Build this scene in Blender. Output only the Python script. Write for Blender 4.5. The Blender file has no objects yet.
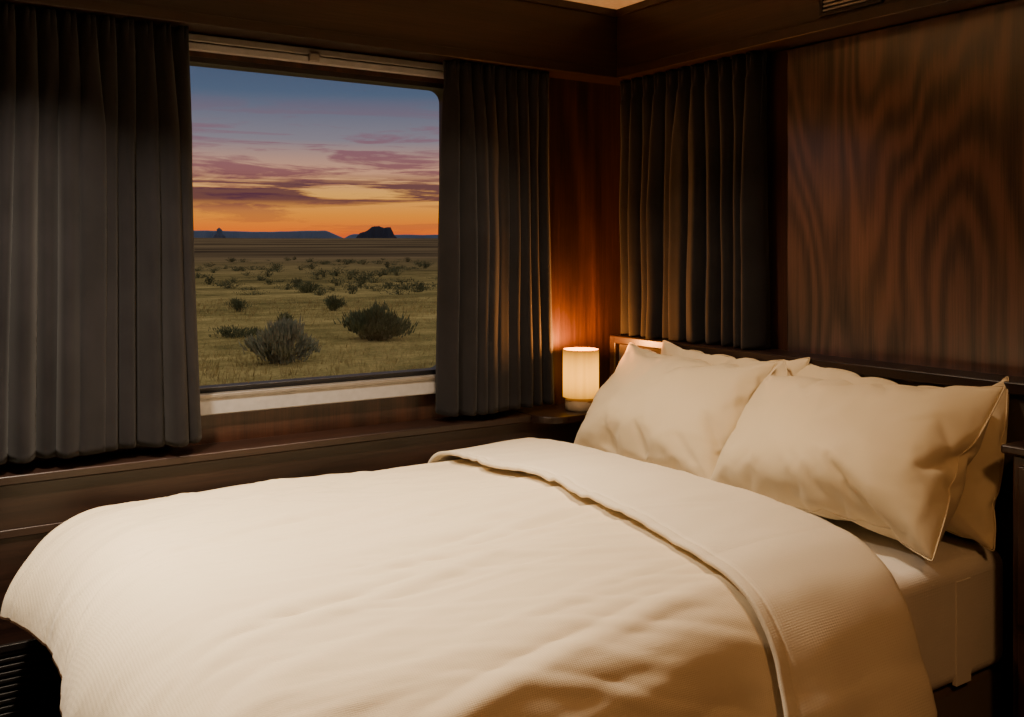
import bpy, bmesh, math, random, time
import numpy as np
from mathutils import Vector, Matrix, noise as mn
random.seed(4); T0=time.time()
S=bpy.context.scene
# ------------------------------------------------------------------ helpers
def link(o,parent=None):
    S.collection.objects.link(o)
    if parent: o.parent=parent
    return o
def empty(name):
    e=bpy.data.objects.new(name,None); e.empty_display_size=.1; return link(e)
def mesh_obj(name,verts,faces,mat=None,parent=None,smooth=True):
    me=bpy.data.meshes.new(name); me.from_pydata([tuple(v) for v in verts],[],faces); me.update()
    o=bpy.data.objects.new(name,me); link(o,parent)
    if mat: me.materials.append(mat)
    if smooth:
        for p in me.polygons: p.use_smooth=True
    return o
def boxes(name,bl,mat,parent=None,bevel=0.004,seg=2):
    v=[];f=[]
    for (x0,x1,y0,y1,z0,z1) in bl:
        b=len(v)
        v+=[(x0,y0,z0),(x1,y0,z0),(x1,y1,z0),(x0,y1,z0),(x0,y0,z1),(x1,y0,z1),(x1,y1,z1),(x0,y1,z1)]
        f+=[tuple(b+i for i in q) for q in ((3,2,1,0),(4,5,6,7),(0,1,5,4),(1,2,6,5),(2,3,7,6),(3,0,4,7))]
    o=mesh_obj(name,v,f,mat,parent,smooth=bevel>0)
    if bevel>0:
        m=o.modifiers.new('bevel','BEVEL'); m.width=bevel; m.segments=seg; m.limit_method='ANGLE'; m.harden_normals=True
    return o
def lathe(name,prof,c,mat,parent=None,n=64):
    v=[];f=[]
    for (r,z) in prof:
        for i in range(n):
            a=2*math.pi*i/n; v.append((c[0]+r*math.cos(a),c[1]+r*math.sin(a),c[2]+z))
    for k in range(len(prof)-1):
        for i in range(n):
            j=(i+1)%n; f.append((k*n+i,k*n+j,(k+1)*n+j,(k+1)*n+i))
    return mesh_obj(name,v,f,mat,parent)
class NT:
    def __init__(s,name):
        s.m=bpy.data.materials.new(name); s.m.use_nodes=True; s.t=s.m.node_tree; s.n=s.t.nodes; s.l=s.t.links
        s.b=s.n['Principled BSDF']; s.out=s.n['Material Output']
    def add(s,ty,**k):
        nd=s.n.new(ty)
        for a,v in k.items(): setattr(nd,a,v)
        return nd
    def link(s,a,b): s.l.new(a,b)
    def coords(s,scale=(1,1,1),rot=(0,0,0)):
        tc=s.add('ShaderNodeTexCoord'); mp=s.add('ShaderNodeMapping')
        mp.inputs['Scale'].default_value=scale; mp.inputs['Rotation'].default_value=rot
        s.link(tc.outputs['Object'],mp.inputs['Vector']); return mp.outputs[0]
    def noise(s,vec,scale,detail=3,rough=.5,dist=0):
        n=s.add('ShaderNodeTexNoise'); n.inputs['Scale'].default_value=scale; n.inputs['Detail'].default_value=detail
        n.inputs['Roughness'].default_value=rough; n.inputs['Distortion'].default_value=dist
        s.link(vec,n.inputs['Vector']); return n.outputs['Fac']
    def math(s,op,a,b=None,c=None):
        n=s.add('ShaderNodeMath',operation=op)
        for i,x in enumerate((a,b,c)):
            if x is None: continue
            if hasattr(x,'links'): s.link(x,n.inputs[i])
            else: n.inputs[i].default_value=x
        return n.outputs[0]
    def ramp(s,fac,stops,interp='LINEAR'):
        r=s.add('ShaderNodeValToRGB'); r.color_ramp.interpolation=interp; e=r.color_ramp.elements
        while len(e)<len(stops): e.new(.5)
        for i,(p,c) in enumerate(stops): e[i].position=p; e[i].color=(*c,1)
        s.link(fac,r.inputs[0]); return r.outputs[0]
    def bump(s,h,strength=.3,dist=.002):
        b=s.add('ShaderNodeBump'); b.inputs['Strength'].default_value=strength; b.inputs['Distance'].default_value=dist
        s.link(h,b.inputs['Height']); s.link(b.outputs[0],s.b.inputs['Normal'])
def wood(name,axis,dark,light,rough=.35,ring=16,spec=.5,nscale=1.6,rw=.14,coat=0,stretch=.12,fw=.5):
    m=NT(name); a=stretch
    sc=[nscale]*3; sc[axis]=a*nscale
    fs=[210,210,210]; fs[axis]=5
    v=m.coords(tuple(sc),(0,0,0)); vf=m.coords(tuple(fs))
    n1=m.noise(v,1.3,2,.35,.1)
    rings=m.math('SINE',m.math('MULTIPLY_ADD',m.noise(vf,.25,2),2.6,m.math('MULTIPLY',n1,ring*6.283)))
    rings=m.math('MULTIPLY_ADD',rings,.5,.5)
    fine=m.noise(vf,1,4,.7)
    mid=m.noise(vf,.16,3,.6)
    big=m.noise(v,.8,1)
    t=m.math('ADD',m.math('MULTIPLY',rings,rw),m.math('MULTIPLY',fine,fw))
    t=m.math('ADD',t,m.math('MULTIPLY',mid,.42))
    t=m.math('ADD',t,m.math('MULTIPLY',big,.25))
    md=tuple((dark[i]*.6+light[i]*.4) for i in range(3))
    c=m.ramp(t,[(.44,dark),(.66,md),(.90,light)])
    m.link(c,m.b.inputs['Base Color'])
    m.b.inputs['Roughness'].default_value=rough; m.b.inputs['Specular IOR Level'].default_value=spec
    if coat:
        m.b.inputs['Coat Weight'].default_value=coat; m.b.inputs['Coat Roughness'].default_value=.2; m.b.inputs['Coat IOR'].default_value=1.9
    m.bump(fine,.12,.001)
    return m.m
def fabric(name,col,col2,rough=.9,weave=900,bump=.25,sheen=.3,ns=6,waffle=None,wr=0,wdir=(3,8,6),wa=.2):
    m=NT(name); v=m.coords(); n=m.noise(v,ns,4)
    c=m.ramp(n,[(.3,col),(.7,col2)]); m.link(c,m.b.inputs['Base Color'])
    m.b.inputs['Roughness'].default_value=rough; m.b.inputs['Sheen Weight'].default_value=sheen
    m.b.inputs['Specular IOR Level'].default_value=.2
    fine=m.noise(v,weave,2)
    h=m.math('MULTIPLY',fine,.16)
    if waffle:
        sp=m.add('ShaderNodeSeparateXYZ'); m.link(v,sp.inputs[0])
        yz=m.math('ADD',sp.outputs[1],sp.outputs[2])
        a=m.math('SINE',m.math('MULTIPLY',sp.outputs[0],waffle)); b=m.math('SINE',m.math('MULTIPLY',yz,waffle))
        h=m.math('ADD',h,m.math('MULTIPLY',m.math('ADD',a,b),wa))
    if wr:
        w1=m.noise(m.coords(wdir,(0,0,.35)),1.2,5,.6,.6)
        h=m.math('ADD',h,m.math('MULTIPLY',w1,wr))
    m.bump(h,bump,.005)
    return m.m
def plain(name,col,rough=.5,metal=0,ns=40,var=.85):
    m=NT(name); n=m.noise(m.coords(),ns,3)
    c=m.ramp(n,[(.3,tuple(x*var for x in col)),(.7,col)]); m.link(c,m.b.inputs['Base Color'])
    m.b.inputs['Roughness'].default_value=rough; m.b.inputs['Metallic'].default_value=metal
    return m.m
# ------------------------------------------------------------------ materials
M_woodV=wood('walnut_vertical',2,(.0075,.0032,.0022),(.090,.034,.019),.36,10)
M_panel=wood('walnut_panel',2,(.0075,.0036,.0028),(.118,.054,.036),.32,19,.6,1.6,.27,.85,.26,.5)
M_woodX=wood('walnut_along_x',0,(.007,.0032,.0023),(.044,.019,.012),.38,6)
M_woodY=wood('walnut_along_y',1,(.008,.0037,.0026),(.055,.024,.015),.38,6)
M_curt=fabric('curtain_cloth',(.0090,.0083,.0097),(.0155,.0143,.0165),.95,700,.3,.08)
M_duvet=fabric('duvet_cotton',(.76,.64,.44),(.80,.68,.48),.85,650,.6,.12,2,1250,.8,(2,9,6),.028)
M_flap=fabric('duvet_reverse',(.76,.66,.49),(.80,.70,.53),.85,650,.6,.12,2,800,.5,(3,8,6),.045)
M_pil=fabric('pillow_cotton',(.78,.655,.43),(.82,.695,.47),.7,900,.4,.12,3,None,.7,(5,6,4))
M_sheet=fabric('sheet_cotton',(.76,.70,.61),(.82,.76,.67),.85,650,.5,.15,4,800,.3,(3,8,6),.045)
M_uph=fabric('headboard_upholstery',(.05,.036,.028),(.07,.052,.040),.9,500,.4)
M_base=fabric('bed_base_cloth',(.085,.055,.038),(.10,.066,.046),.9,500,.4)
M_ceil=plain('ceiling_cream',(.82,.73,.60),.8)
M_floor=wood('floor_wood',0,(.02,.01,.006),(.09,.04,.02),.4)
M_white=plain('window_sill_white',(.42,.41,.41),.4)
M_alu=plain('rail_aluminium',(.30,.27,.24),.35,.3)
M_black=plain('window_gasket_black',(.01,.01,.012),.4)
M_vent=plain('vent_metal',(.012,.010,.009),.4,.3)
M_lampb=plain('lamp_base_ceramic',(.36,.27,.17),.5)
# ------------------------------------------------------------------ room
XL,YB,ZC=-3.7,-4.3,2.47
WX0,WX1,WZ0,WZ1=-2.06,-.855,.955,2.105
boxes('floor',[(XL-.1,.1,YB-.1,.1,-.1,0)],M_floor,bevel=0)
boxes('ceiling',[(XL-.1,.1,YB-.1,.1,ZC,ZC+.1)],M_ceil,bevel=0)
boxes('wall_window_side',[(XL-.1,WX0,0,.12,0,ZC),(WX1,.1,0,.12,0,ZC),(WX0,WX1,0,.12,0,WZ0),(WX0,WX1,0,.12,WZ1,ZC)],M_woodV,bevel=0)
boxes('wall_headboard_side',[(0,.1,YB-.1,0,0,ZC)],M_woodV,bevel=0)
boxes('wall_foot_side',[(XL-.1,XL,YB,0,0,ZC)],M_woodV,bevel=0)
boxes('wall_back',[(XL,0,YB-.1,YB,0,ZC)],M_woodV,bevel=0)
SO=.15; SZ=2.18
boxes('trim_1',[(XL,0,-SO,0,SZ,ZC)],M_woodX,bevel=.006)
boxes('trim_2',[(-SO,0,YB,-SO,SZ,ZC)],M_woodY,bevel=.006)
boxes('trim_3',[(XL,-SO,-SO-.006,-SO,SZ,SZ+.035),(-SO-.006,-SO,YB,-SO,SZ,SZ+.035),(XL,-SO,-SO-.01,-SO,ZC-.03,ZC),(-SO-.01,-SO,YB,-SO,ZC-.03,ZC)],M_woodX,bevel=.002)
boxes('wall_panel',[(-.024,0,-3.2,-.955,1.0,SZ-.002)],M_panel,bevel=.010,seg=4)
vent=empty('air_vent')
boxes('frame',[(-.162,-.150,-1.45,-1.435,2.225,2.32),(-.162,-.150,-1.225,-1.21,2.225,2.32),(-.162,-.150,-1.435,-1.225,2.31,2.32),(-.162,-.150,-1.435,-1.225,2.225,2.235)],M_vent,vent,.001)
boxes('back',[(-.153,-.150,-1.435,-1.225,2.235,2.31)],M_black,vent,.0)
boxes('slats',[(-.160,-.153,-1.435,-1.225,2.240+i*.014,2.246+i*.014) for i in range(5)],M_alu,vent,.001)
LY=-.16; LZ=.785
boxes('window_ledge',[(XL,-.60,LY,0,LZ-.028,LZ)],M_woodX,bevel=.006,seg=3)
boxes('trim_6',[(XL,0,LY+.02,0,0.0,LZ-.029)],M_woodX,bevel=.003)
boxes('trim_5',[(XL,-.2,LY+.012,LY+.02,.60,.625)],M_woodX,bevel=.003)
pts=[(-.60,0)]; r=.10
for i in range(9):
    a=math.pi+ i*math.pi/2/8
    pts.append((-.60+r+r*math.cos(a),-.265+r+r*math.sin(a)))
pts+=[(-.16,-.265),(-.16,0)]
n=len(pts); v=[(x,y,LZ-.028) for x,y in pts]+[(x,y,LZ+.001) for x,y in pts]
f=[tuple(range(n)),tuple(range(2*n-1,n-1,-1))]+[(i,i+n,(i+1)%n+n,(i+1)%n) for i in range(n)]
sh=mesh_obj('corner_shelf',v,f,M_woodX,smooth=False); m=sh.modifiers.new('b','BEVEL'); m.width=.004; m.segments=2; m.limit_method='ANGLE'
g=empty('heater_grille')
boxes('frame',[(-2.75,-2.32,LY+.005,LY+.02,.27,.29),(-2.75,-2.32,LY+.005,LY+.02,.05,.07),(-2.75,-2.73,LY+.005,LY+.02,.07,.27),(-2.34,-2.32,LY+.005,LY+.02,.07,.27)],M_vent,g,.002)
boxes('louvres',[(-2.73,-2.34,LY+.008,LY+.02,.08+i*.02,.09+i*.02) for i in range(10)],M_vent,g,.002)
# ------------------------------------------------------------------ window
win=empty('window_1')
def rrect(x0,x1,z0,z1,r,k=8):
    p=[]
    for cx,cz,a0 in ((x1-r,z1-r,0),(x0+r,z1-r,90),(x0+r,z0+r,180),(x1-r,z0+r,270)):
        for i in range(k+1):
            a=math.radians(a0+90*i/k); p.append((cx+r*math.cos(a),cz+r*math.sin(a)))
    return p
def ring(name,o,i,y0,y1,mat,par,bev=.003):
    n=len(o); v=[(x,y0,z) for x,z in o]+[(x,y0,z) for x,z in i]+[(x,y1,z) for x,z in o]+[(x,y1,z) for x,z in i]; f=[]
    for a in range(n):
        b=(a+1)%n
        f+=[(a,b,n+b,n+a),(2*n+a,3*n+a,3*n+b,2*n+b),(n+a,n+b,3*n+b,3*n+a),(a,2*n+a,2*n+b,b)]
    ob=mesh_obj(name,v,f,mat,par,False)
    m=ob.modifiers.new('b','BEVEL'); m.width=bev; m.segments=2; m.limit_method='ANGLE'
    return ob
ring('gasket',rrect(WX0,WX1,WZ0,WZ1,.002),rrect(WX0+.018,WX1-.018,WZ0+.02,WZ1-.02,.05),.0,.05,M_black,win,.002)
ring('outer_frame',rrect(WX0,WX1,WZ0,WZ1,.002),rrect(WX0+.012,WX1-.012,WZ0+.012,WZ1-.012,.05),.05,.12,M_black,win)
boxes('sill',[(WX0-.02,WX1+.02,-.03,.0,.885,.952)],M_white,win,.005)
boxes('sill_lip',[(WX0-.02,WX1+.02,-.038,-.0,.945,.957)],M_alu,win,.002)
gm=NT('window_glass'); gm.n.remove(gm.b)
tr=gm.add('ShaderNodeBsdfTransparent'); gl=gm.add('ShaderNodeBsdfGlossy'); gl.inputs['Roughness'].default_value=.02
fr=gm.add('ShaderNodeFresnel'); fr.inputs[0].default_value=1.4; mx=gm.add('ShaderNodeMixShader')
gm.link(gm.math('MULTIPLY',fr.outputs[0],.6),mx.inputs[0]); gm.link(tr.outputs[0],mx.inputs[1]); gm.link(gl.outputs[0],mx.inputs[2]); gm.link(mx.outputs[0],gm.out.inputs[0])
mesh_obj('glass',[(WX0+.01,.03,WZ0+.01),(WX1-.01,.03,WZ0+.01),(WX1-.01,.03,WZ1-.01),(WX0+.01,.03,WZ1-.01)],[(0,1,2,3)],gm.m,win,False)
rail=empty('curtain_rail')
boxes('track',[(-2.6,-.52,-.035,-.005,2.150,2.174)],M_alu,rail,.003)
boxes('track_lower',[(-2.5,-.52,-.03,-.002,2.122,2.146)],M_white,rail,.003)
boxes('stop',[(-1.49,-1.45,-.048,-.030,2.125,2.155)],M_alu,rail,.004)
# ------------------------------------------------------------------ curtains
def curtain(name,a,b,z0,z1,nf,seed,axis='x',base=-.10,amp=.038,flare=0.0):
    rnd=random.Random(seed); nu=nf*24; nz=70
    ph=[rnd.uniform(-1.1,1.1) for _ in range(nf+3)]; am=[rnd.uniform(.35,1.4) for _ in range(nf+3)]
    V=[];F=[]
    for j in range(nz+1):
        t=j/nz; z=z1+(z0-z1)*t
        for i in range(nu+1):
            u=i/nu; k=u*nf; k0=int(k); fr=k-k0; fr=fr*fr*(3-2*fr)
            A=am[k0]*(1-fr)+am[k0+1]*fr; P=ph[k0]*(1-fr)+ph[k0+1]*fr
            A=A*min(1,t*4)+1*(1-min(1,t*4)); 
            th=2*math.pi*k+P*min(1,t*2.5)+.9*math.sin(1.8*t+seed+u*7)*t
            w=math.sin(th); w=math.copysign(abs(w)**.8,w)+.22*math.sin(2*th+u*9)*min(1,t*3)
            AA=amp*A*(.6+.4*min(1,t*2))*(1+.1*t)
            off=w*AA
            if t<.08: off=off*.75+ .011*math.sin(th*3)*(1-t/.08)
            s=a+(b-a)*u + math.cos(th)*.020*A*min(1,t*4)
            s+=flare*(t**1.5)*(u-.5)
            n3=mn.noise(Vector((u*8+seed,t*3,0)))*.014*t
            d=base+off+n3; d=min(d,-.036)
            V.append((s,d,z+.004*w*t) if axis=='x' else (d,s,z+.004*w*t))
    for j in range(nz):
        for i in range(nu):
            q=j*(nu+1)+i; F.append((q,q+1,q+nu+2,q+nu+1))
    o=mesh_obj(name,V,F,M_curt)
    m=o.modifiers.new('s','SOLIDIFY'); m.thickness=.004
    return o
curtain('curtain',-2.50,-1.935,.825,2.176,10,1,'x',-.10,.048,.07)
curtain('curtain.001',-.965,-.485,.815,2.176,9,2,'x',-.10,.044,.05)
curtain('curtain.002',-.905,-.115,1.085,2.176,11,5,'y',-.085,.045,.0)
# ------------------------------------------------------------------ bed
bed=empty('bed')
BX0,BX1,BY0,BY1=-2.22,-.16,-1.855,-.27
boxes('base',[(BX0+.02,BX1,BY0+.015,BY1,.10,.29)],M_base,bed,.02,4)
boxes('feet',[(BX0+.1,BX0+.16,BY0+.1,BY0+.16,0,.1),(BX0+.1,BX0+.16,BY1-.16,BY1-.1,0,.1),(BX1-.16,BX1-.1,BY0+.1,BY0+.16,0,.1),(BX1-.16,BX1-.1,BY1-.16,BY1-.1,0,.1)],M_woodV,bed,.004)
boxes('mattress',[(BX0,BX1,BY0,BY1,.292,.62)],M_sheet,bed,.045,6)
boxes('sheet_hem',[(-.42,-.352,BY0-.0025,BY0+.01,.30,.575)],M_sheet,bed,.001)
boxes('headboard_panel',[(-.135,-.02,-2.45,-.145,.25,1.045)],M_uph,bed,.006)
boxes('headboard_top',[(-.155,-.001,-2.45,-.13,1.045,1.08)],M_woodY,bed,.006,3)
boxes('headboard_end',[(-.155,-.001,-.145,-.105,.787,1.08)],M_woodY,bed,.006,3)
ns=empty('nightstand')
boxes('body',[(-.32,-.16,-2.44,-1.95,.0,.915)],M_woodV,ns,.006)
boxes('top',[(-.335,-.158,-2.45,-1.925,.915,.94)],M_woodY,ns,.008,3)
boxes('drawers',[(-.332,-.32,-2.42,-1.97,.48,.89),(-.332,-.32,-2.42,-1.97,.06,.46)],M_woodV,ns,.004)
boxes('handles',[(-.345,-.332,-2.25,-2.14,.66,.672),(-.345,-.332,-2.25,-2.14,.24,.252)],M_alu,ns,.003)
def ridge(x,y,z=0,p=3): return max(0,1-abs(mn.noise(Vector((x,y,z))))*2.2)**p
# ------------------------------------------------------------------ pillows (inflated with a short cloth simulation)
def pillow_mesh(w,h,seed):
    nx,ny=60,42; V=[];F=[]
    def bound(s,t):
        x=(s-.5)*w; y=(t-.5)*h
        ex=1+.030*math.sin(math.pi*t); ey=1+.055*math.sin(math.pi*s)
        return x*ex,y*ey
    idx={}
    for side in (0,1):
        for j in range(ny+1):
            for i in range(nx+1):
                edge=i in(0,nx) or j in (0,ny)
                if side==1 and edge: idx[(1,i,j)]=idx[(0,i,j)]; continue
                x,y=bound(i/nx,j/ny)
                d=min(i,nx-i,j,ny-j)
                z=(.0 if edge else (.012+.010*mn.noise(Vector((x*9+seed,y*9,side*5)))))*(1 if side==0 else -1)*min(1,d/3)
                idx[(side,i,j)]=len(V); V.append((x,y,z))
    for side in (0,1):
        for j in range(ny):
            for i in range(nx):
                q=[idx[(side,i,j)],idx[(side,i+1,j)],idx[(side,i+1,j+1)],idx[(side,i,j+1)]]
                F.append(tuple(q if side==0 else q[::-1]))
    rim=[idx[(0,i,0)] for i in range(nx)]+[idx[(0,nx,j)] for j in range(ny)]+[idx[(0,i,ny)] for i in range(nx,0,-1)]+[idx[(0,0,j)] for j in range(ny,0,-1)]
    return V,F,rim
sims=[];RIM=[]
for k,(w,h) in enumerate([(.80,.54),(.88,.56)]):
    V,F,rim=pillow_mesh(w,h,k*7.3); RIM.append(rim)
    o=mesh_obj('sim_pillow%d'%k,V,F)
    c=o.modifiers.new('cloth','CLOTH'); s=c.settings
    s.quality=6; s.mass=.15; s.tension_stiffness=15; s.compression_stiffness=15; s.shear_stiffness=5; s.bending_stiffness=.1; s.air_damping=4
    s.use_pressure=True; s.uniform_pressure_force=2.3; s.effector_weights.gravity=0
    c.collision_settings.use_collision=False
    sims.append(o)
for fnum in range(1,46): S.frame_set(fnum)
dg=bpy.context.evaluated_depsgraph_get()
def baked(o):
    me=o.evaluated_get(dg).to_mesh(); a=[v.co.copy() for v in me.vertices]; nn=[v.normal.copy() for v in me.vertices]; fs=[tuple(p.vertices) for p in me.polygons]
    o.evaluated_get(dg).to_mesh_clear(); return a,fs,nn
PV=[baked(o) for o in sims]
for o in sims: bpy.data.objects.remove(o,do_unlink=True)
S.frame_set(1)
def place(name,k,c,lean,yaw,flip=1,sc=(1,1,1),roll=0,seed=0):
    a,fs,nn=PV[k]
    up=Vector((math.cos(lean),0,math.sin(lean))); wd=Vector((0,-1,0)); nr=Vector((-math.sin(lean),0,math.cos(lean)))
    M=Matrix((wd,up,nr)).transposed()
    M=Matrix.Rotation(yaw,3,'Z')@M@Matrix.Rotation(roll,3,'Z')
    V=[]
    H=.27
    for p,q in zip(a,nn):
        x,y,z=p; e=min(1,abs(z)/.05)
        wx=x+.1*mn.noise(Vector((x*3,y*3,seed))); wy=y+.1*mn.noise(Vector((x*3,y*3,seed+5)))
        h=.005*(ridge(wx*6,wy*2.2,seed,3)-.3)+.003*(ridge(wx*3+wy*4,wy*9-wx*5,seed+3,3)-.3)+.010*mn.noise(Vector((x*4,y*4,seed)))
        p2=p+q*h*e
        f=1-.28*(y/H)
        V.append(M@Vector((p2.x*flip*sc[0],p2.y*sc[1],p2.z*flip*sc[2]*f))+Vector(c))
    F=list(fs); rim=[V[i] for i in RIM[k]]; n=len(rim); b0=len(V); nrm=M@Vector((0,0,1))
    for i,p in enumerate(rim):
        tg=(rim[(i+1)%n]-rim[i-1]).normalized(); side=tg.cross(nrm).normalized()
        for q in range(6):
            a2=q*math.pi/3; V.append(p+(side*math.cos(a2)+nrm*math.sin(a2))*.0024)
    for i in range(n):
        j=(i+1)%n
        for q in range(6):
            r=(q+1)%6; F.append((b0+i*6+q,b0+j*6+q,b0+j*6+r,b0+i*6+r))
    o=mesh_obj(name,V,F,M_pil)
    m=o.modifiers.new('ss','SUBSURF'); m.levels=1; m.render_levels=1
    return o
place('pillow',0,(-.23,-.81,.865),math.radians(72),0,-1,(.96,.90,.6),0,1)
place('pillow.001',1,(-.22,-1.49,.86),math.radians(72),0,1,(.95,.88,.6),0,2)
place('pillow.002',0,(-.375,-.71,.862),math.radians(53),math.radians(3),1,(.98,1,.95),math.radians(-1),3)
place('pillow.003',1,(-.395,-1.478,.862),math.radians(52),math.radians(-3),-1,(1.0,1.0,.95),math.radians(2),4)
# ------------------------------------------------------------------ duvet
duvet=empty('duvet')
XH=-.73; XF=-2.19; YN=-1.69; YF=-.35; ZT=.690
LA=XH-XF; LBn=YF-YN
AF,AN,AB=.385,.49,.17
def arc(t,R,th):
    tm=R*th
    if t<tm: a=t/R; return R*math.sin(a),R*(1-math.cos(a))
    return R*math.sin(th)+(t-tm)*math.cos(th), R*(1-math.cos(th))+(t-tm)*math.sin(th)
def surf(a,b):
    tx=max(0,a-LA); x=XH-min(a,LA)
    bb=b-AB; side=0
    if bb<0: ty=-bb; y=YF; side=1
    elif bb>LBn: ty=bb-LBn; y=YN; side=-1
    else: ty=0; y=YF-bb
    crown=.026*max(0,math.sin(math.pi*min(1,max(0,(y-YN)/(YF-YN)))))**.6
    z=ZT+crown
    t=math.hypot(tx,ty)
    if t>0:
        wx=tx*tx/(t*t); Ry=.10 if side==1 else .19; R=.27*wx+Ry*(1-wx); th=1.42*wx+(1.36)*(1-wx)
        o,d=arc(t,R,th)
        fold=mn.noise(Vector((x*3.2+5,y*3.2,1.7)))*.6+mn.noise(Vector((x*7,y*7,4.1)))*.32
        k=min(1,t/.35)**1.3
        o+=fold*.07*k*(0.2 if side==1 and wx<.5 else 1); d+=.02*mn.noise(Vector((x*4,y*4,8)))*k
        x-=o*tx/t; y+=side*o*ty/t; z-=d
    return Vector((x,y,z))
def sst(x,a,b): t=min(1,max(0,(x-a)/(b-a))); return t*t*(3-2*t)
def crease(u,v,seed,w):
    k=v/w+.9*mn.noise(Vector((u*.8,v*.8,seed)))+.10*mn.noise(Vector((u*3,v*2,seed+2)))
    i=math.floor(k); f=k-i
    r=mn.noise(Vector((i*7.31+seed,3.7,seed))); c=mn.noise(Vector((i*3.17,seed,9.1)))*1.6
    m=sst(1-abs((u-(-1+c))/(.60+.6*abs(r))),0,.8)
    prof=math.exp(-((f-.5)/.16)**2)-.40*math.exp(-((f-.79)/.12)**2)
    return prof*m*(.4+1.2*abs(r))
def wr(a,b,amp=1):
    x=-a; y=-b
    nf=1-.45*sst(b,.95,1.45)
    h=.028*mn.noise(Vector((x*1.3,y*2.2,0)))+.008*mn.noise(Vector((x*2.4,y*4.5,5)))
    h+=.019*crease(x,y+.20*x+.14*x*x,1.3,.21)*(.5+.5*nf)
    h+=.011*crease(x,y+.02*x+.10*x*x,4.7,.13)*nf
    h+=.007*crease(x*1.2,y+.34*x,8.2,.085)*nf
    h+=.004*crease(x*1.1+.3,y-.02*x,12.9,.06)*nf
    h+=.0020*mn.noise(Vector((x*5,(y+.2*x)*24,1)))
    return h*amp
def sheet(name,a0f,a1f,b0,b1,na,nb,off,amp,mat,thick,seam=False,curl=False):
    P=[]
    for j in range(nb+1):
        row=[]
        for i in range(na+1):
            b=b0+(b1-b0)*j/nb; A0=a0f(b); A1=a1f(b); a=A0+(A1-A0)*i/na
            row.append((a,b))
        P.append(row)
    pos=np.array([[surf(a,b) for a,b in r] for r in P]); 
    da=np.gradient(pos,axis=1); db=np.gradient(pos,axis=0); nn=np.cross(db,da); nn/=np.linalg.norm(nn,axis=2,keepdims=True)+1e-9
    if nn[nb//2,na//2,2]<0: nn=-nn
    base=np.array([[wr(a,b,1) for a,b in r] for r in P])
    H=base*amp+off
    if seam:
        for j in range(nb+1):
            for i in range(na+1):
                a,b=P[j][i]; de=min(a1f(b)-a,b1-b)
                H[j,i]=off+ .5*(.028*mn.noise(Vector((-a*1.3,-b*2.2,0))))+.006*mn.noise(Vector((a*3,b*4,5)))
                H[j,i]-=.004*math.exp(-((de-.03)/.006)**2)
                H[j,i]+=.008*mn.noise(Vector((a*1.2,b*6,2)))*max(0,1-(a1f(b)-a)/.15)
                H[j,i]+=.0035*mn.noise(Vector((a*5,b*16,12)))
                H[j,i]+=max(0,base[j,i])*.55
    Q=pos+nn*H[:,:,None]
    V=[];nx=na+1
    K=6 if curl else 0
    for j in range(nb+1):
        row=[]
        if curl:
            R=.030; c=Q[j,0]-nn[j,0]*R; tdir=-(Q[j,1]-Q[j,0]); tdir/=np.linalg.norm(tdir)
            for k in range(K,0,-1):
                a=math.pi*k/K; row.append(c+nn[j,0]*R*math.cos(a)+tdir*R*math.sin(a))
        row+=list(Q[j]); V+=[tuple(p) for p in row]
    nx+=K
    F=[(j*nx+i,(j+1)*nx+i,(j+1)*nx+i+1,j*nx+i+1) for j in range(nb) for i in range(nx-1)]
    o=mesh_obj(name,V,F,mat,duvet)
    m=o.modifiers.new('s','SOLIDIFY'); m.thickness=thick; m.offset=0
    return o
B1=AB+LBn+AN
sheet('body',lambda b:.012,lambda b:LA+AF+.03*mn.noise(Vector((b*2.5,0,3))),0,B1,260,300,0,1.0,M_duvet,.03)
f0=lambda b:.0+.012*mn.noise(Vector((b*2.2,1,3)))
f1=lambda b:.385+.065*min(1,b/1.5)+.02*mn.noise(Vector((b*3.1,4,1)))
sheet('folded_flap',f0,f1,.0,B1-.0,90,280,.046,.6,M_flap,.012,True,True)
# ------------------------------------------------------------------ table lamp
lamp=empty('table_lamp'); LC=(-.355,-.165,LZ+.001)
lathe('base',[(0,0),(.062,0),(.066,.004),(.066,.040),(.060,.048),(.02,.050),(.0,.050)],LC,M_lampb,lamp)
sm=NT('lamp_shade')
v=sm.coords((1,1,1)); w=sm.noise(sm.coords((60,60,2)),1,2)
em=sm.b; em.inputs['Base Color'].default_value=(.20,.10,.03,1); em.inputs['Emission Color'].default_value=(1,.40,.022,1); em.inputs['Specular IOR Level'].default_value=0
sx=sm.add('ShaderNodeSeparateXYZ'); sm.link(v,sx.inputs[0])
zz=sm.math('SUBTRACT',sx.outputs[2],LZ+.145); fall=sm.math('SUBTRACT',1.25,sm.math('MULTIPLY',sm.math('MULTIPLY',zz,zz),98))
st=sm.math('MULTIPLY',sm.math('MULTIPLY',fall,sm.math('MULTIPLY_ADD',w,.6,.7)),2.2); sm.link(st,em.inputs['Emission Strength'])
lathe('shade',[(.073,.054),(.0745,.054),(.0745,.250),(.073,.250),(.0715,.250),(.0715,.056),(.0,.056),(0,.054),(.073,.054)],LC,sm.m,lamp)
lathe('socket',[(0,.05),(.012,.05),(.012,.13),(.0,.13)],LC,M_lampb,lamp,16)
bl=NT('bulb'); bl.b.inputs['Emission Color'].default_value=(1,.6,.25,1); bl.b.inputs['Emission Strength'].default_value=6
lathe('bulb',[(0,.13),(.014,.135),(.026,.16),(.03,.18),(.024,.20),(.012,.21),(0,.212)],LC,bl.m,lamp,24)
L=bpy.data.lights.new('lamp_light','POINT'); L.energy=34; L.color=(1,.34,.06); L.shadow_soft_size=.025
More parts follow.
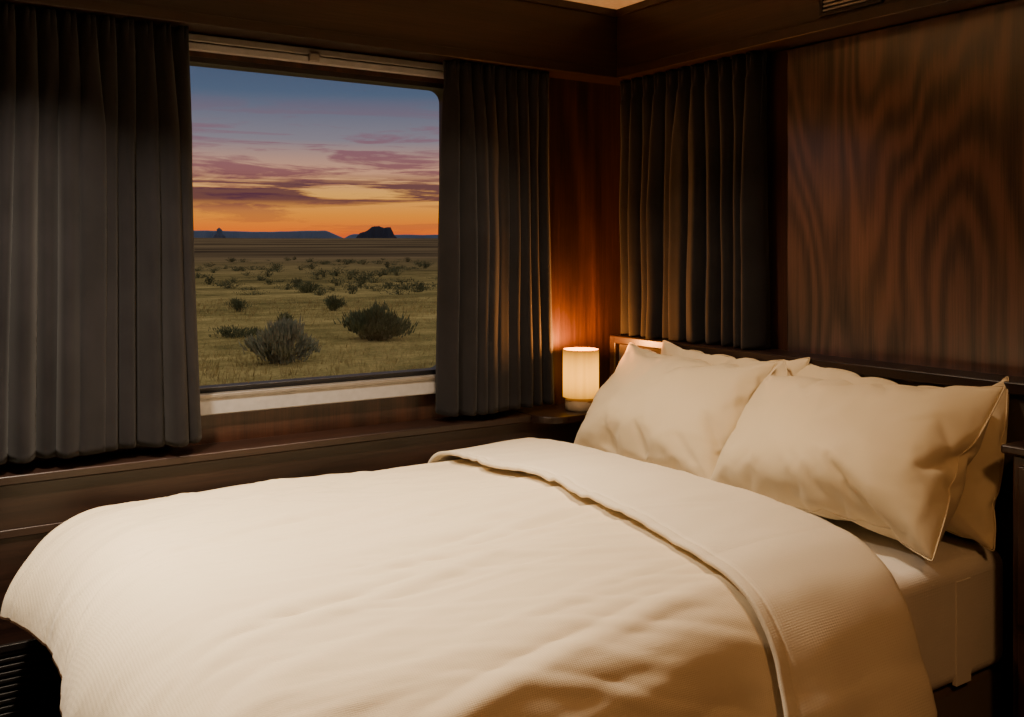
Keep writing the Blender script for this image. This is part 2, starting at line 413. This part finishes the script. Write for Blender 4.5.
lo=bpy.data.objects.new('lamp_light',L); lo.location=(LC[0],LC[1],LC[2]+.249); link(lo,lamp)
# ------------------------------------------------------------------ ceiling downlights (inferred key, two added unseen fills)
def down(name,x,y,e,size,col,spread=170):
    p=empty(name)
    lathe('trim_ring',[(size/2,-.0),(size/2+.02,-.0),(size/2+.02,-.008),(size/2,-.01),(size/2,0)],(x,y,ZC),M_alu,p,32)
    l=bpy.data.lights.new(name+'_area','AREA'); l.shape='DISK'; l.size=size; l.energy=e; l.color=col; l.spread=math.radians(spread)
    o=bpy.data.objects.new('emitter',l); o.location=(x,y,ZC-.012); link(o,p)
down('ceiling_downlight',-2.50,-.90,41,.12,(1,.81,.60),110)
down('pillow_fill_light',-1.20,-.90,16,.12,(1,.76,.52),114)  # added lamp out of view, brightens the pillows
down('rear_fill_light',-1.6,-3.5,15,.30,(1,.50,.19),170)  # added warm fill behind the camera, lifts the near side of the bed
# ------------------------------------------------------------------ outside
CX,CY=-2.78,-3.30
def pol(az,d): a=math.radians(az); return CX+d*math.sin(a),CY+d*math.cos(a)
def gz(d):
    t=min(max((d-60)/2600,0),1); return -1.2+30*t*(1.3-.3*t)
V=[];F=[]; na,nr=160,120
for j in range(nr+1):
    d=5.0*(5200/5.0)**(j/nr)
    for i in range(na+1):
        az=-75+150*i/na; x,y=pol(az,d)
        n=mn.noise(Vector((x*.05,y*.05,0)))*.15*min(1,d/30)+ mn.noise(Vector((x*.003,y*.003,3)))*min(d*.0012,2)
        V.append((x,y,gz(d)+n))
for j in range(nr):
    for i in range(na):
        q=j*(na+1)+i; F.append((q+na+1,q+na+2,q+1,q))
F=[f for f in F if min(V[k][1] for k in f)>.6]
gmz=NT('prairie_ground')
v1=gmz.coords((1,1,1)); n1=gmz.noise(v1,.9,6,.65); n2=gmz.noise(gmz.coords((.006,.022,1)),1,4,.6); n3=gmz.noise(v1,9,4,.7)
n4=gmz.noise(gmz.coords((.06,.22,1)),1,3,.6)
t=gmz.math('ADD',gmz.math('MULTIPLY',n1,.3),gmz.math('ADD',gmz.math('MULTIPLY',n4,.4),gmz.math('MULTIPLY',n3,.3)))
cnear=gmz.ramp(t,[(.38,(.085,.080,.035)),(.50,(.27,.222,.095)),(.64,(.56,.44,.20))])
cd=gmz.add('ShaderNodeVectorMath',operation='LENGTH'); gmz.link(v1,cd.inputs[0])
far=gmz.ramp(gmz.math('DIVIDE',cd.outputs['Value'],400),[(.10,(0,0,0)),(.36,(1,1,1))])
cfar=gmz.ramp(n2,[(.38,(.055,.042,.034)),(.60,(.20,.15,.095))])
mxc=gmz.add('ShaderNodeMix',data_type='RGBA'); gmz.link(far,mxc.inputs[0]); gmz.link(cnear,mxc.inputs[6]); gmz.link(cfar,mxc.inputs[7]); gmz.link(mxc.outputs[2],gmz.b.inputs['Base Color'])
gmz.b.inputs['Roughness'].default_value=1; gmz.b.inputs['Specular IOR Level'].default_value=0
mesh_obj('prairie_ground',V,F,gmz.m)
def mesa(name,az0,az1,d,h,mat,seed,steep=.04,depth=400,rough=.1,shape=None):
    n=90; V=[];F=[]; rows=[(0,0),(.02,.55),(.035,.95),(.05,1.0),(1,1.0),(1.03,0)]
    for (dr,hr) in rows:
        for i in range(n+1):
            s=i/n; az=az0+(az1-az0)*s
            e=min(s,1-s)/steep; prof=min(1,e)**.8
            if shape: prof=shape(s)
            else: prof*=1-rough*(mn.noise(Vector((s*3,seed,0)))+.15*mn.noise(Vector((s*22,seed,0)))+.3)
            x,y=pol(az,d+dr*depth+25*mn.noise(Vector((s*20,seed,7)))*(depth/400)); V.append((x,y,gz(d)-12+ (h+12)*hr*prof if hr*prof>0 else gz(d)-12))
    for j in range(len(rows)-1):
        for i in range(n):
            q=j*(n+1)+i; F.append((q,q+1,q+n+2,q+n+1))
    return mesh_obj(name,V,F,mat,None,False)
M_mesa=plain('mesa_hazy_rock',(.13,.19,.34),1,0,.01); M_butte=plain('butte_hazy_rock',(.045,.062,.12),1,0,.02)  # distance haze is put into the bluish rock colours
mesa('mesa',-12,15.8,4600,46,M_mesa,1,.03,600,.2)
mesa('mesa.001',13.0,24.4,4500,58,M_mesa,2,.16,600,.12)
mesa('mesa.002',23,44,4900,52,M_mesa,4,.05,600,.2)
def bshape(s):
    pk=[(0,0),(.08,.25),(.25,.32),(.32,.62),(.42,.72),(.5,.95),(.6,1.0),(.68,.9),(.78,.95),(.85,.45),(.93,.2),(1,0)]
    for a,b in zip(pk,pk[1:]):
        if a[0]<=s<=b[0]: return a[1]+(b[1]-a[1])*(s-a[0])/(b[0]-a[0])+.03*mn.noise(Vector((s*40,0,0)))
    return 0
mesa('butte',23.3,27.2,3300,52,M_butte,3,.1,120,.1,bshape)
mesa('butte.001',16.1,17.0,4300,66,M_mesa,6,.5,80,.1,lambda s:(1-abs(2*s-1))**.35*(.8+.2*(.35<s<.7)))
# sagebrush
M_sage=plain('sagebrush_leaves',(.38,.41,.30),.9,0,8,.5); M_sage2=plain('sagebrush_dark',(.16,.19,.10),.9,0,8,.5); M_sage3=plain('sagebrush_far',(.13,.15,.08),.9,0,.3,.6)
M_grass=plain('dry_grass',(.54,.43,.19),.9,0,3,.5)
def bush(V,F,x,y,z,w,h,n,rnd):
    nst=30; st=[]
    for k in range(nst):
        a=rnd.uniform(0,6.283); r=rnd.random()**.6; st.append((math.cos(a)*r,math.sin(a)*r,h*(1-.45*r*r)*rnd.uniform(.75,1.1)))
    for _ in range(n):
        sx,sy,sh=rnd.choice(st); q=rnd.random()**.45; j=.15
        px=x+sx*w/2*q+rnd.gauss(0,j)*w*.5*q; py=y+sy*w/2*q+rnd.gauss(0,j)*w*.5*q; pz=z+sh*q+rnd.gauss(0,.07)*h
        l=h*.12*rnd.uniform(.6,1.3); wd=h*(.028 if n>300 else .06); b=rnd.uniform(0,6.283); k=len(V)
        V+= [(px-math.cos(b)*wd,py-math.sin(b)*wd,pz-l*.3),(px+math.cos(b)*wd,py+math.sin(b)*wd,pz-l*.3),(px+sx*l*.7,py+sy*l*.7,pz+l)]
        F.append((k,k+1,k+2))
    for sx,sy,sh in st:
        k=len(V); V+=[(x+sx*w*.04,y+sy*w*.04,z-.05),(x+sx*w*.04+.02*w,y+sy*w*.04,z-.05),(x+sx*w/2*.9,y+sy*w/2*.9,z+sh*.9)]; F.append((k,k+1,k+2))
rnd=random.Random(9)
def mk(name,lst,mat):
    V=[];F=[]
    for az,d,w,h,n in lst:
        x,y=pol(az,d); bush(V,F,x,y,gz(d)-.03,w,h,n,rnd)
    return mesh_obj(name,V,F,mat,None,False)
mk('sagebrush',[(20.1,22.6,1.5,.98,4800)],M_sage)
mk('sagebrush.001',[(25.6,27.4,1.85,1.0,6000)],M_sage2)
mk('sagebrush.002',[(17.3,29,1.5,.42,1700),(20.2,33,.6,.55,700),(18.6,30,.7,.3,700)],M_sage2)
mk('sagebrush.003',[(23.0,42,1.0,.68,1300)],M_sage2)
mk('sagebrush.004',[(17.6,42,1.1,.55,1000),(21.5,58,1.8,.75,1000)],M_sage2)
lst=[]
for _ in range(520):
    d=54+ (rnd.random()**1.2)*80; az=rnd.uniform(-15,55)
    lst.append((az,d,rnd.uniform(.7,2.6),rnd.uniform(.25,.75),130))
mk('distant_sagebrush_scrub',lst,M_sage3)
V=[];F=[]
for _ in range(9000):
    d=12+(rnd.random()**1.2)*40; az=rnd.uniform(-5,45); x,y=pol(az,d); z=gz(d)-.02
    for b in range(4):
        a=rnd.uniform(0,6.28); h=rnd.uniform(.10,.26); ox,oy=math.cos(a)*.06,math.sin(a)*.06; k=len(V)
        V+=[(x+ox,y+oy,z),(x+ox+.02,y+oy+.01,z),(x+ox*2.5,y+oy*2.5,z+h)]; F.append((k,k+1,k+2))
mesh_obj('prairie_grass',V,F,M_grass,None,False)
# ------------------------------------------------------------------ sky
W=bpy.data.worlds.new('dusk_sky'); S.world=W; W.use_nodes=True; t=W.node_tree; N=t.nodes; Lk=t.links; bg=N['Background']
tc=N.new('ShaderNodeTexCoord'); sp=N.new('ShaderNodeSeparateXYZ'); Lk.new(tc.outputs['Generated'],sp.inputs[0])
def srgb(r,g,b): return tuple(((c/255+.055)/1.055)**2.4 if c>10 else c/255/12.92 for c in (r,g,b))
mr=N.new('ShaderNodeMapRange'); mr.inputs['From Min'].default_value=-.02; mr.inputs['From Max'].default_value=.30; Lk.new(sp.outputs[2],mr.inputs['Value'])
rp=N.new('ShaderNodeValToRGB'); Lk.new(mr.outputs[0],rp.inputs[0]); e=rp.color_ramp.elements
st=[(.0,srgb(250,80,10)),(.10,srgb(255,100,10)),(.17,srgb(255,150,30)),(.24,srgb(255,180,80)),(.31,srgb(220,160,125)),(.41,srgb(135,128,138)),(.56,srgb(82,97,122)),(.80,srgb(50,64,96)),(1,srgb(40,52,84))]
while len(e)<len(st): e.new(.5)
for i,(p,c) in enumerate(st): e[i].position=p; e[i].color=(*c,1)
def cloud(scale,rot,lo,hi,bandst,ca,cb,seedloc,prev):
    mp=N.new('ShaderNodeMapping'); mp.inputs['Scale'].default_value=scale; mp.inputs['Rotation'].default_value=rot; mp.inputs['Location'].default_value=seedloc; Lk.new(tc.outputs['Generated'],mp.inputs[0])
    nz=N.new('ShaderNodeTexNoise'); nz.inputs['Scale'].default_value=1.7; nz.inputs['Detail'].default_value=8; nz.inputs['Roughness'].default_value=.62; nz.inputs['Distortion'].default_value=.4; Lk.new(mp.outputs[0],nz.inputs['Vector'])
    cr=N.new('ShaderNodeValToRGB'); cr.color_ramp.elements[0].position=lo; cr.color_ramp.elements[1].position=hi; Lk.new(nz.outputs['Fac'],cr.inputs[0])
    band=N.new('ShaderNodeValToRGB'); Lk.new(mr.outputs[0],band.inputs[0]); be=band.color_ramp.elements
    while len(be)<len(bandst): be.new(.5)
    for i,(p,c) in enumerate(bandst): be[i].position=p; be[i].color=(c,c,c,1)
    mu=N.new('ShaderNodeMath'); mu.operation='MULTIPLY'; Lk.new(cr.outputs[0],mu.inputs[0]); Lk.new(band.outputs[0],mu.inputs[1])
    cc=N.new('ShaderNodeValToRGB'); Lk.new(mr.outputs[0],cc.inputs[0]); cc.color_ramp.elements[0].position=.24; cc.color_ramp.elements[0].color=(*ca,1); cc.color_ramp.elements[1].position=.42; cc.color_ramp.elements[1].color=(*cb,1)
    mx=N.new('ShaderNodeMix'); mx.data_type='RGBA'; Lk.new(mu.outputs[0],mx.inputs[0]); Lk.new(prev,mx.inputs[6]); Lk.new(cc.outputs[0],mx.inputs[7]); return mx.outputs[2]
c1=cloud((3.2,3.2,34),(.02,.06,0),.49,.57,[(.09,.1),(.17,.4),(.24,.85),(.38,.75),(.55,0)],srgb(112,58,76),srgb(135,82,100),(0,0,0),rp.outputs[0])
c2=cloud((2.4,2.4,46),(.01,.02,0),.46,.53,[(.185,0),(.22,.9),(.27,.9),(.31,0)],srgb(80,46,66),srgb(96,60,78),(.4,.9,.35),c1)
zn=N.new('ShaderNodeMapRange'); zn.inputs['From Min'].default_value=.34; zn.inputs['From Max'].default_value=.7; Lk.new(sp.outputs[2],zn.inputs['Value'])
m2=N.new('ShaderNodeMix'); m2.data_type='RGBA'; Lk.new(zn.outputs[0],m2.inputs[0]); Lk.new(c2,m2.inputs[6]); m2.inputs[7].default_value=(.70,.62,.50,1)  # upper sky out of view, brightened and warmed to light the prairie
Lk.new(m2.outputs[2],bg.inputs['Color']); bg.inputs['Strength'].default_value=1
# ------------------------------------------------------------------ camera
cam=bpy.data.cameras.new('camera'); co=bpy.data.objects.new('camera',cam); S.collection.objects.link(co)
cam.sensor_width=36; cam.lens=955/1024*36; cam.shift_y=-109.5/1024; cam.clip_start=.05; cam.clip_end=20000
co.location=(CX,CY,1.45); co.rotation_euler=(math.radians(90),0,-math.radians(33.6)); S.camera=co
print('total build',time.time()-T0)
